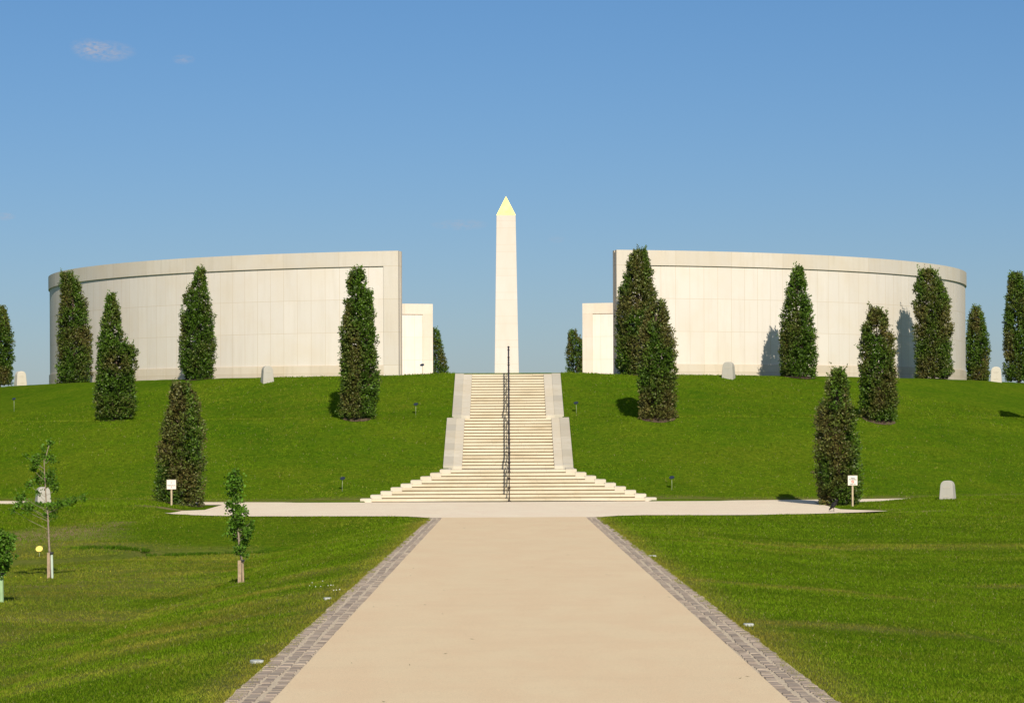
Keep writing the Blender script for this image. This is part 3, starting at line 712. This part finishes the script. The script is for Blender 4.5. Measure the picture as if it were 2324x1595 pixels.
sapling(2, 1, 1367, [(2,1520),(0,1300),(5,1200),(0,1100),(0,980)],
  [(20,970,55),(80,985,36),(-40,1050,80),(40,1050,55),(100,1050,22),(20,1130,60),(70,1150,46),(140,1130,14),(20,1210,48),(-50,1180,70),(30,1255,24),(-20,930,40),(0,1290,25)],
  (2, 1280, 1528, 42), 1275, 'sapling with a pale green trunk guard at the left edge of the lawn', 1.0, None, 'green_guard')

# ------------------------------------------------------------------ marker stones
def marker(x, Y, wpx, hpx, yaw, label, mat='marker'):
    X = (x-CX)*Y/F; z = float(G(X, Y)); w = wpx*Y/F; h_ = hpx*Y/F
    root = empty('marker_stone', (X, Y, z), yaw); tag(root, label, 'marker stone', 'round topped marker stones')
    hb = w*.5*.80; ht = hb*.88; dp = w*.34
    pr = [(-hb, -.12), (hb, -.12), (hb*.985, .06)]
    n = 15
    for i in range(n+1):
        a = math.pi*i/n; ex = .78
        cxn = math.copysign(abs(math.cos(a))**ex, math.cos(a)); sn = abs(math.sin(a))**ex
        pr.append((ht*cxn, h_*.60+h_*.40*sn))
    pr.append((-hb*.985, .06))
    m_ = len(pr); mb = MB(); vs = []
    for side, inset in ((-1, .06), (-1, 0), (1, 0), (1, .06)):
        for (a, b_) in pr:
            t = b_/h_; k = 1-inset
            yv = side*(dp*(1-.22*max(0, t))) * (1 if inset == 0 else 1.0)
            if inset: vs.append((a*k, yv, -.12 if b_ < 0 else b_*k))
            else: vs.append((a, yv*.93, b_))
    fs = [tuple(range(m_)), tuple(3*m_+i for i in reversed(range(m_)))]
    for j in range(3): fs += [(j*m_+i, j*m_+(i+1)%m_, (j+1)*m_+(i+1)%m_, (j+1)*m_+i) for i in range(m_)]
    mb.add(vs, fs); mb.build('stone', M[mat], root)
    # shallow carved panel: thin worn emblem and lines
    for (cy, ww, hh) in ((h_*.66, hb*.5, .016), (h_*.60, hb*.35, .012), (h_*.18, hb*.4, .018)):
        yv = -dp*(1-.22*cy/h_)-.004; e = MB(); e.box(-ww, ww, yv-.002, yv+.012, cy-hh/2, cy+hh/2); e.build('carved_line', M['pale_marker'], root)
marker(2150, 77.2, 41, 43, math.radians(-24), 'round topped grey marker stone on the lawn right of the right sign')
marker(97, 77.0, 40, 37, math.radians(24), 'round topped grey marker stone behind the spindly sapling on the left')
marker(1654, 101.3, 33, 36, math.radians(-22), 'small grey marker stone at the foot of the right curved wall')
marker(607, 101.3, 32, 36, math.radians(22), 'small grey marker stone at the foot of the left curved wall')
marker(47, 114, 30, 33, math.radians(30), 'pale marker stone on the skyline beyond the left end of the wall', 'pale_marker')
marker(2261, 112, 32, 34, math.radians(-10), 'pale marker stone on the skyline between the two rightmost trees', 'pale_marker')

# ------------------------------------------------------------------ label discs on rods
def disc_label(x, yd, yb, label, lean=.1, mat='disc', r=.075, tilt=.9):
    p = hit(x, yb); q = ray(x+lean*10, yd, p.y); hgt = q.z-p.z
    root = empty('plant_label', p); tag(root, label, 'plant label', 'round plant labels on thin rods')
    mb = MB(); mb.tube([(0,0,-.1), (.004,0,hgt*.5), (q.x-p.x, 0, hgt-.02)], .0075, 6); mb.build('rod', M['rod'], root, smooth=True)
    # oval plate tilted back towards the viewer
    n = 20; c = Vector((q.x-p.x, -.01, hgt)); nrm = Vector((0.12, -math.cos(tilt), math.sin(tilt))).normalized(); u = Vector((1,0,.15)).normalized(); w_ = nrm.cross(u).normalized()
    vs = []
    for off in (.006, -.006):
        for i in range(n):
            a = 2*math.pi*i/n; vs.append(c+nrm*off+(u*math.cos(a)*r + w_*math.sin(a)*r*.85))
    fs = [tuple(range(n)), tuple(n+i for i in reversed(range(n)))] + [(i, n+i, n+(i+1)%n, (i+1)%n) for i in range(n)]
    mb = MB(); mb.add(vs, fs); mb.build('plate', M[mat], root)
disc_label(32, 905, 934, 'dark round plant label high on the far left slope', .0)
disc_label(943.5, 917, 942, 'dark round plant label on the upper slope left of the stairs', .05, r=.085)
disc_label(959, 828, 852, 'dark round plant label standing in front of the low left inner wall', -.05, r=.085)
disc_label(776, 1085, 1115, 'dark round plant label near the left foot of the stairs', .1, r=.085)
disc_label(1308, 914, 938, 'dark round plant label on the upper slope right of the stairs', -.05, r=.085)
disc_label(1524, 1083, 1112, 'dark round plant label near the right foot of the stairs', .0, r=.085)
disc_label(88, 1245, 1263, 'yellow oval plant label beside the spindly sapling on the left lawn', 0, 'yellow', .085, .35)

# ------------------------------------------------------------------ signs
def text_mesh(name, body, size, mat, parent, loc):
    cu = bpy.data.curves.new('t', 'FONT'); cu.body = body; cu.size = size; cu.align_x = 'CENTER'; cu.align_y = 'CENTER'; cu.extrude = .001; cu.offset = .0012
    t = bpy.data.objects.new('t', cu); COL.objects.link(t)
    bpy.context.view_layer.update()
    me = bpy.data.meshes.new_from_object(t.evaluated_get(bpy.context.evaluated_depsgraph_get()))
    bpy.data.objects.remove(t); me.name = name
    me.materials.clear(); o = link(name, me, mat, parent, loc); o.rotation_euler = (math.pi/2, 0, 0); return o
def sign(x, y0, y1, yb, Y, label, kind):
    X = (x-CX)*Y/F; z = float(G(X, Y)); top = ray(x, y0, Y).z-z; bot = ray(x, y1, Y).z-z; hw = (y1-y0)*.5*Y/F*.98
    root = empty('sign', (X, Y, z)); tag(root, label, 'sign', 'small white notice boards on timber posts')
    mb = MB(); mb.box(-.024, .024, 0, .05, -.1, top-.02); mb.build('post', M['post'], root)
    bd = MB(); bd.box(-hw, hw, -.014, -.002, bot, top); board = bd.build('board', M['board'], root)
    cz = (top+bot)/2; H = top-bot
    fr = MB()
    for (a, b_, c, d_) in ((-hw-.006, hw+.006, top, top+.008), (-hw-.006, hw+.006, bot-.008, bot), (-hw-.006, -hw, bot, top), (hw, hw+.006, bot, top)): fr.box(a, b_, -.018, .002, c, d_)
    fr.build('frame', M['post'], root)
    if kind == 'no':
        text_mesh('lettering', 'Please', H*.17, M['ink'], board, (0, -.016, cz+H*.24))
        text_mesh('lettering', 'No Smoking', H*.155, M['ink'], board, (0, -.016, cz+H*.10))
        text_mesh('lettering', 'Thank You', H*.15, M['ink'], board, (0, -.016, cz-H*.40))
        r_ = MB(); n = 24; R0, R1 = H*.115, H*.15; c0 = cz-H*.14
        vs = []
        for i in range(n):
            a = 2*math.pi*i/n
            for R in (R0, R1):
                for yv in (-.018, -.013): vs.append((R*math.cos(a), yv, c0+R*math.sin(a)))
        fs = []
        for i in range(n):
            j = (i+1) % n; a = i*4; b_ = j*4
            fs += [(a, b_, b_+2, a+2), (a+1, a+3, b_+3, b_+1), (a+2, b_+2, b_+3, a+3), (a, a+1, b_+1, b_)]
        r_.add(vs, fs); k = R0*.72; w_ = H*.02
        r_.add([(-k-w_,-.017,c0+k-w_),(-k+w_,-.017,c0+k+w_),(k+w_,-.017,c0-k+w_),(k-w_,-.017,c0-k-w_)], [(0,3,2,1)])
        r_.build('prohibition_symbol', M['red'], board)
        b2 = MB(); b2.box(-R0*.6, R0*.6, -.0165, -.0145, c0-H*.012, c0+H*.012); b2.build('cigarette_symbol', M['ink'], board)
    else:
        i_ = MB(); c0 = cz+H*.16; s_ = H*.10        # small figure icon
        i_.ball((0, -.016, c0+s_*.9), s_*.24, 8, 5, (1,.1,1))
        i_.add([(-s_*.12,-.016,c0+s_*.6),(s_*.12,-.016,c0+s_*.6),(s_*.5,-.016,c0-s_*.4),(s_*.3,-.016,c0-s_*.4),(0,-.016,c0+s_*.2),(-s_*.3,-.016,c0-s_*.4),(-s_*.5,-.016,c0-s_*.4)], [(0,6,5,4),(0,4,1),(1,4,3,2)])
        i_.build('person_symbol', M['ink'], board)
        text_mesh('lettering', 'Disabled Access', H*.13, M['ink'], board, (0, -.016, cz-H*.10))
        a_ = MB(); c0 = cz-H*.27; s_ = H*.07
        a_.add([(-s_,-.016,c0),(0,-.016,c0+s_),(0,-.016,c0+s_*.3),(s_,-.016,c0+s_*.3),(s_,-.016,c0-s_*.3),(0,-.016,c0-s_*.3),(0,-.016,c0-s_)], [(0,6,1),(2,5,4,3)])
        a_.build('arrow_symbol', M['red'], board)
sign(388.5, 1088.5, 1109.5, 1150, 77.0, 'white square sign with a small figure symbol in front of the left brownish evergreen', 'access')
sign(1934.5, 1079, 1100.5, 1145, 76.2, 'white square sign with a red circle symbol in front of the right reddish evergreen', 'no')

# ------------------------------------------------------------------ crow
def crow():
    p = hit(1891, 1161); p.z = PLAZA+.016
    root = empty('crow', p, 0); tag(root, 'black crow standing on the cross path near the right sign', 'bird')
    # spine from tail (low, left) to head (up, right); lofted as one surface
    sp = [(-.125,.02,.035,.012,.030), (-.105,.015,.055,.018,.034), (-.07,.005,.095,.034,.036), (-.035,0,.135,.052,.050), (.0,-.005,.175,.062,.060), (.035,-.01,.215,.060,.058), (.058,-.02,.250,.045,.044), (.070,-.035,.275,.036,.036), (.078,-.05,.298,.036,.035), (.086,-.068,.305,.027,.027), (.094,-.085,.302,.013,.014)]
    n = 14; vs = []; fs = []
    for i, (x, y, z, a, b) in enumerate(sp):
        q0 = Vector(sp[max(i-1,0)][:3]); q1 = Vector(sp[min(i+1,len(sp)-1)][:3]); t = (q1-q0).normalized()
        u = t.cross(Vector((.2,1,0))).normalized(); w = t.cross(u)
        for k in range(n):
            an = 2*math.pi*k/n; vs.append(Vector((x,y,z)) + u*math.cos(an)*a + w*math.sin(an)*b)
    for i in range(len(sp)-1):
        for k in range(n): fs.append((i*n+k, i*n+(k+1)%n, (i+1)*n+(k+1)%n, (i+1)*n+k))
    fs += [tuple(range(n)), tuple((len(sp)-1)*n+k for k in reversed(range(n)))]
    mb = MB(); mb.add(vs, fs); mb.build('body', M['feather'], root, smooth=True)
    mb = MB(); mb.tube([(.092,-.082,.303), (.104,-.108,.299), (.110,-.130,.290)], [.012, .009, .002], 8); mb.build('beak', M['beak'], root, smooth=True)
    for s in (-1, 1):
        mb = MB()                                           # folded wing
        mb.ball((-.018, s*.052, .150), .085, 12, 8, (.45, .22, .45))
        mb.tube([(.05, s*.045, .215), (0, s*.060, .165), (-.06, s*.045, .095), (-.115, s*.022, .045)], [.012, .034, .022, .004], 8); mb.build('wing', M['feather'], root, smooth=True)
        mb = MB(); mb.tube([(-.005, s*.022, .135), (.0, s*.024, .085), (.012, s*.025, .05), (.004, s*.025, .004)], [.017, .010, .0045, .0045], 6)
        for a in (-.5, 0, .5, 3.14): mb.tube([(.004, s*.025, .005), (.004+.035*math.cos(a-1.2), s*.025+.035*math.sin(a-1.2), .003)], [.004, .002], 5)
        mb.build('leg', M['beak'], root, smooth=True)
crow()

# ------------------------------------------------------------------ small things in the lawn
def plaque(x, y, w, l, rz, label):
    p = hit(x, y); mb = MB()
    n = 14; vs = []
    for z, k in ((-.03, 1), (.018, 1), (.026, .9)):
        for i in range(n):
            a = 2*math.pi*i/n; vs.append((w*k*math.copysign(abs(math.cos(a))**.6, math.cos(a)), l*k*math.copysign(abs(math.sin(a))**.6, math.sin(a)), z))
    fs = [tuple(2*n+i for i in range(n))] + [(j*n+i, j*n+(i+1)%n, (j+1)*n+(i+1)%n, (j+1)*n+i) for j in range(2) for i in range(n)]
    mb.add(vs, fs); o = mb.build('ground_plaque', M['plate']); o.location = p; o.rotation_euler = (0, 0, rz)
    tag(o, label, 'plaque', 'small pale plaques set in the grass')
plaque(581, 1504, .055, .07, .5, 'small pale plaque in the grass near the bottom left end of the path')
plaque(742, 1360, .05, .055, .3, 'small pale plaque in the grass beside the daisies left of the path')
plaque(1479, 1263, .07, .07, .1, 'small pale plaque in the grass right of the path, farther from the camera')
plaque(1697, 1420, .055, .06, .1, 'small pale plaque in the grass right of the path, nearer the camera')

# blades, daisies
rg = np.random.RandomState(3)
def blades():
    NB = 1020000
    u = rg.uniform(0, 1, NB)
    Y = 17.5 + (80-17.5)*u**1.2
    X = rg.uniform(-1, 1, NB)*.245*Y
    q = np.abs(X-PXC)-PW-CW
    fx = np.array(FX); fy = np.array(FY)
    rb = np.hypot(X, Y-MC); ok = (q > -.02) & ((Y < np.interp(X, fx, fy)-.04) | (((X < -10.15) | (X > 10.65) | ((Y > 75.8) & (np.abs(X) > 9.6))) & (rb > 46.35)))
    den = vnoise(X*1.3, Y*1.3, 21)*.5+vnoise(X*5, Y*5, 22)*.5
    ok &= rg.uniform(0,1,NB) < .35+den
    X = X[ok]; Y = Y[ok]; q = q[ok]; den = den[ok]
    # a ragged fringe along the sett edging
    m = 26000; Yf = 17.5+(68.3-17.5)*rg.uniform(0,1,m)**1.1; s = np.where(rg.uniform(0,1,m) < .5, -1, 1)
    Xf = PXC + s*(PW+CW+np.abs(rg.normal(0,.05,m))-.03-.06*(vnoise(Yf*2.2, s*5, 4) > .62))
    X = np.concatenate([X, Xf]); Y = np.concatenate([Y, Yf]); q = np.concatenate([q, np.full(m, .05)]); den = np.concatenate([den, rg.uniform(.3,.7,m)])
    # a line of unmown grass at the foot of the bank
    mm = 420000; Ym = rg.uniform(70, 102.5, mm); Xm = rg.uniform(-1, 1, mm)*.212*Ym; rm = np.hypot(Xm, Ym-MC)
    dm = vnoise(Xm*1.6, Ym*2.4, 91)*.5+vnoise(Xm*6, Ym*9, 92)*.5
    km = ((rm > 24.9) & (rm < 43.4) & (np.abs(Xm) > stair_half(Ym)+.03) & (rg.uniform(0,1,mm) < dm*1.25)) | ((rm > 46.5) & (np.abs(Xm) > 11) & (Ym > 70))
    Xm = Xm[km]; Ym = Ym[km]; mm = len(Xm)
    X = np.concatenate([X, Xm]); Y = np.concatenate([Y, Ym]); q = np.concatenate([q, np.full(mm, 3.)]); den = np.concatenate([den, dm[km]])
    m = 7000; t_ = rg.uniform(0, 1, m); t_ = t_[(vnoise(t_*14, 0, 71) > rg.uniform(.1, .8, m)) & (np.sin(t_*3.14159) > rg.uniform(0, .6, m))]; m = len(t_); a_ = hit(150, 1246); b_ = hit(640, 1250); Xl = a_.x+(b_.x-a_.x)*t_; Yl = a_.y+(b_.y-a_.y)*t_+rg.normal(0, .13, m)+.12*np.sin(t_*9)
    X = np.concatenate([X, Xl]); Y = np.concatenate([Y, Yl]); q = np.concatenate([q, np.full(m, 3.)]); den = np.concatenate([den, np.full(m, .2)])
    Z = G(X, Y); n = len(X); tall = np.arange(n) >= n-m
    h = rg.uniform(.010, .026, n)*(.6+.9*den)*np.interp(Y, [18, 60, 90], [1, 1.5, 2.2]); w = rg.uniform(.0025, .005, n)*np.interp(Y, [18, 60, 90], [1, 2.2, 3.6])
    h = np.where(tall, rg.uniform(.03, .10, n), h)
    a = rg.uniform(0, 6.283, n); lean = rg.normal(0, .55, (n,2))*h[:, None]
    P0 = np.stack([X-np.cos(a)*w, Y-np.sin(a)*w, Z-.004], 1); P1 = np.stack([X+np.cos(a)*w, Y+np.sin(a)*w, Z-.004], 1); P2 = np.stack([X+lean[:,0], Y+lean[:,1], Z+h], 1)
    pt = vnoise(X*.5, Y*.5, 31)*.55 + vnoise(X*2, Y*2.2, 32)*.45
    wb = wear_b(X, Y)*np.where(vnoise(X*6, Y*3, 61) > .35, 1, .5); dry = np.clip((pt-.45)*1.6, 0, 1)*np.where(X < 0, .6, .4) + np.clip(1-q/.55, 0, 1)*.6 + wb*.58
    dry = np.clip(dry + rg.normal(0, .16, n), 0, 1)[:, None]; wg = wear_g(X, Y); bare = ((wg > .25+.55*vnoise(X*5, Y*4, 66)) & (rg.uniform(0,1,n) < .93)) | ((wb > .6) & (rg.uniform(0,1,n) < .25)); Z = np.where(bare & ~tall, Z-.3, Z)
    C = np.array([.104,.188,.004])*(1-dry) + np.array([.260,.230,.035])*dry
    C *= rg.uniform(.7, 1.3, (n,1))*(.62+.76*(vnoise(X*.35+3, Y*.5, 76)*.35+vnoise(X*.9+3, Y*.9, 77)*.35+vnoise(X*3, Y*2.6, 78)*.3))[:, None]
    C[tall] = np.array([.060,.135,.006])*rg.uniform(.5, 1.4, (int(tall.sum()),1))
    st = rg.uniform(0,1,n) < .02; C[st] = np.array([.27,.25,.10])
    tag(quads('grass', np.stack([P0, P1, P2], 1), M['blade'], col=C, nv=3), 'short mown green grass covering the lawns beside the path', 'grass', kind='stuff')
blades()
def flowers():
    V = []; C = []
    spots = [(742,1335,.22,5,(.6,.6,.55)), (768,1345,.15,3,(.6,.6,.55)), (715,1330,.3,3,(.6,.6,.55)), (260,1303,.7,3,(.75,.62,.04)), (75,1310,.6,4,(.75,.62,.04)), (40,1300,.9,3,(.75,.62,.04))]
    for (x, y, sp, n, c) in spots:
        p = hit(x, y)
        for _ in range(n):
            a, b = p.x+rg.normal(0, sp*.5), p.y+rg.normal(0, sp); z = float(G(a, b))+.05; r = rg.uniform(.006, .011)
            k = 6; pts = [(a+r*math.cos(6.283*i/k), b+.4*r*math.sin(6.283*i/k)-.3*r, z+r*.8*math.sin(6.283*i/k)) for i in range(k)]
            V.append([pts[0], pts[1], pts[2], pts[3]]); V.append([pts[0], pts[3], pts[4], pts[5]]); C += [c, c]
    tag(quads('wildflowers', np.array(V), M['blade'], col=np.array(C)), 'scattered daisies and yellow dandelions dotting the lawn', 'wildflowers', kind='stuff')
flowers()
def litter():
    V = []; r = random.Random(11)
    for _ in range(34):
        y = r.uniform(19, 66); x = PXC+r.uniform(-1.85, 1.85); z = zp(y)+.024; a = r.uniform(0, 3.14); l = r.uniform(.008, .028); w_ = r.uniform(.003, .008)
        c, s_ = math.cos(a), math.sin(a)
        V.append([(x-c*l, y-s_*l, z+.003), (x+s_*w_, y-c*w_, z+.001), (x+c*l, y+s_*l, z+.008), (x-s_*w_, y+c*w_, z+.002)])
    tag(quads('leaf_litter', np.array(V), M['blade'], col=np.tile(np.array([[.16,.11,.06]]), (len(V),1))), 'tiny dry leaf and twig crumbs scattered on the pale path', 'litter', kind='stuff')
litter()

# ------------------------------------------------------------------ light, sky, camera
Ld = Vector((-.175, 1, -.69)).normalized()
su = bpy.data.lights.new('sun', 'SUN'); su.energy = 5.0; su.angle = math.radians(.55); su.color = (1.0, .90, .73)
so = bpy.data.objects.new('sun', su); COL.objects.link(so); so.rotation_euler = Ld.to_track_quat('-Z', 'Y').to_euler()
w = bpy.data.worlds.new('World'); S.world = w; w.use_nodes = True; nt = w.node_tree; nt.nodes.clear()
out = nt.nodes.new('ShaderNodeOutputWorld'); bg = nt.nodes.new('ShaderNodeBackground'); sky = nt.nodes.new('ShaderNodeTexSky'); sky.sky_type = 'NISHITA'
sky.sun_disc = False; sky.sun_elevation = math.asin(-Ld.z); sky.sun_rotation = math.atan2(-Ld.x, -Ld.y)
sky.air_density = 1.0; sky.dust_density = .3; sky.ozone_density = 3.0; sky.altitude = 60
bg.inputs[1].default_value = .10
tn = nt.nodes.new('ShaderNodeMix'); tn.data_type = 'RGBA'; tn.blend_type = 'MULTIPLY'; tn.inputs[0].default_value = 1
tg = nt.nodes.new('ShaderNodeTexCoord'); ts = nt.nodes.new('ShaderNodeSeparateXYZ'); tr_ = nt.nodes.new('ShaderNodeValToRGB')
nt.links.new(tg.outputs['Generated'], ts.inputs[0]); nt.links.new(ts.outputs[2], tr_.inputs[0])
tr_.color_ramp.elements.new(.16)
for e_, (p_, c_) in zip(tr_.color_ramp.elements, ((.01, (.415, .488, .655, 1)), (.16, (.378, .535, .705, 1)), (.50, (1.25, 1.05, .85, 1)))): e_.position = p_; e_.color = c_  # last stop: overhead sky above the view, brightened and warmed to fill shadows
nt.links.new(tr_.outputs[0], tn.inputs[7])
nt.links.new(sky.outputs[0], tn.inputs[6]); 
def wn(t, **k):
    a = nt.nodes.new(t)
    for q_, v_ in k.items(): setattr(a, q_, v_)
    return a
def wm(op, a, b=0.0, clamp=False):
    m = wn('ShaderNodeMath', operation=op, use_clamp=clamp)
    for i, v_ in enumerate((a, b)):
        if isinstance(v_, (int, float)): m.inputs[i].default_value = v_
        else: nt.links.new(v_, m.inputs[i])
    return m.outputs[0]
tc = wn('ShaderNodeTexCoord'); sx = wn('ShaderNodeSeparateXYZ'); nt.links.new(tc.outputs['Generated'], sx.inputs[0])
az = wm('ARCTAN2', sx.outputs[0], sx.outputs[1]); el = sx.outputs[2]
no = wn('ShaderNodeTexNoise'); mp = wn('ShaderNodeMapping'); mp.inputs['Scale'].default_value = (90, 90, 230); nt.links.new(tc.outputs['Generated'], mp.inputs[0]); nt.links.new(mp.outputs[0], no.inputs[0]); no.inputs['Detail'].default_value = 6; no.inputs['Roughness'].default_value = .6
tot = None
for (cx_, cy_, rx_, ry_, am) in ((240,132,75,26,.30), (205,122,45,20,.22), (420,147,28,12,.20), (1045,511,70,14,.20), (12,497,26,10,.22), (1265,545,22,9,.10)):
    a0 = math.atan((cx_-CX)/F); e0 = (HY-cy_)/F
    dx = wm('DIVIDE', wm('SUBTRACT', az, a0), rx_/F); dz = wm('DIVIDE', wm('SUBTRACT', el, e0), ry_/F)
    r2 = wm('ADD', wm('MULTIPLY', dx, dx), wm('MULTIPLY', dz, dz))
    b_ = wm('MULTIPLY', wm('SUBTRACT', 1.0, r2, True), am*1.6)
    tot = b_ if tot is None else wm('ADD', tot, b_)
cl = wm('MULTIPLY', tot, wm('MULTIPLY', wm('SUBTRACT', no.outputs[0], .34, True), 3.4, True), True)
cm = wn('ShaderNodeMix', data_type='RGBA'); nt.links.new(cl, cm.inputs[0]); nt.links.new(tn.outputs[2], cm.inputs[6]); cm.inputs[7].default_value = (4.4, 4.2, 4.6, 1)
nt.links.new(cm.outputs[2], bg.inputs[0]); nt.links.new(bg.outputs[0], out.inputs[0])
cam = bpy.data.cameras.new('camera'); co = bpy.data.objects.new('camera', cam); COL.objects.link(co); S.camera = co
cam.sensor_width = 36; cam.lens = 36*F/2324; cam.shift_x = (1162-CX)/2324; cam.shift_y = (HY-797.5)/2324; cam.clip_end = 8000; cam.clip_start = .1
co.matrix_world = Matrix.Rotation(math.pi/2, 4, 'X') @ Matrix.Rotation(-ROLL, 4, 'Z')
S.render.resolution_x = 1024; S.render.resolution_y = 702
S.view_settings.view_transform = 'Standard'; S.view_settings.look = 'None'; S.view_settings.exposure = .12; S.view_settings.gamma = 1
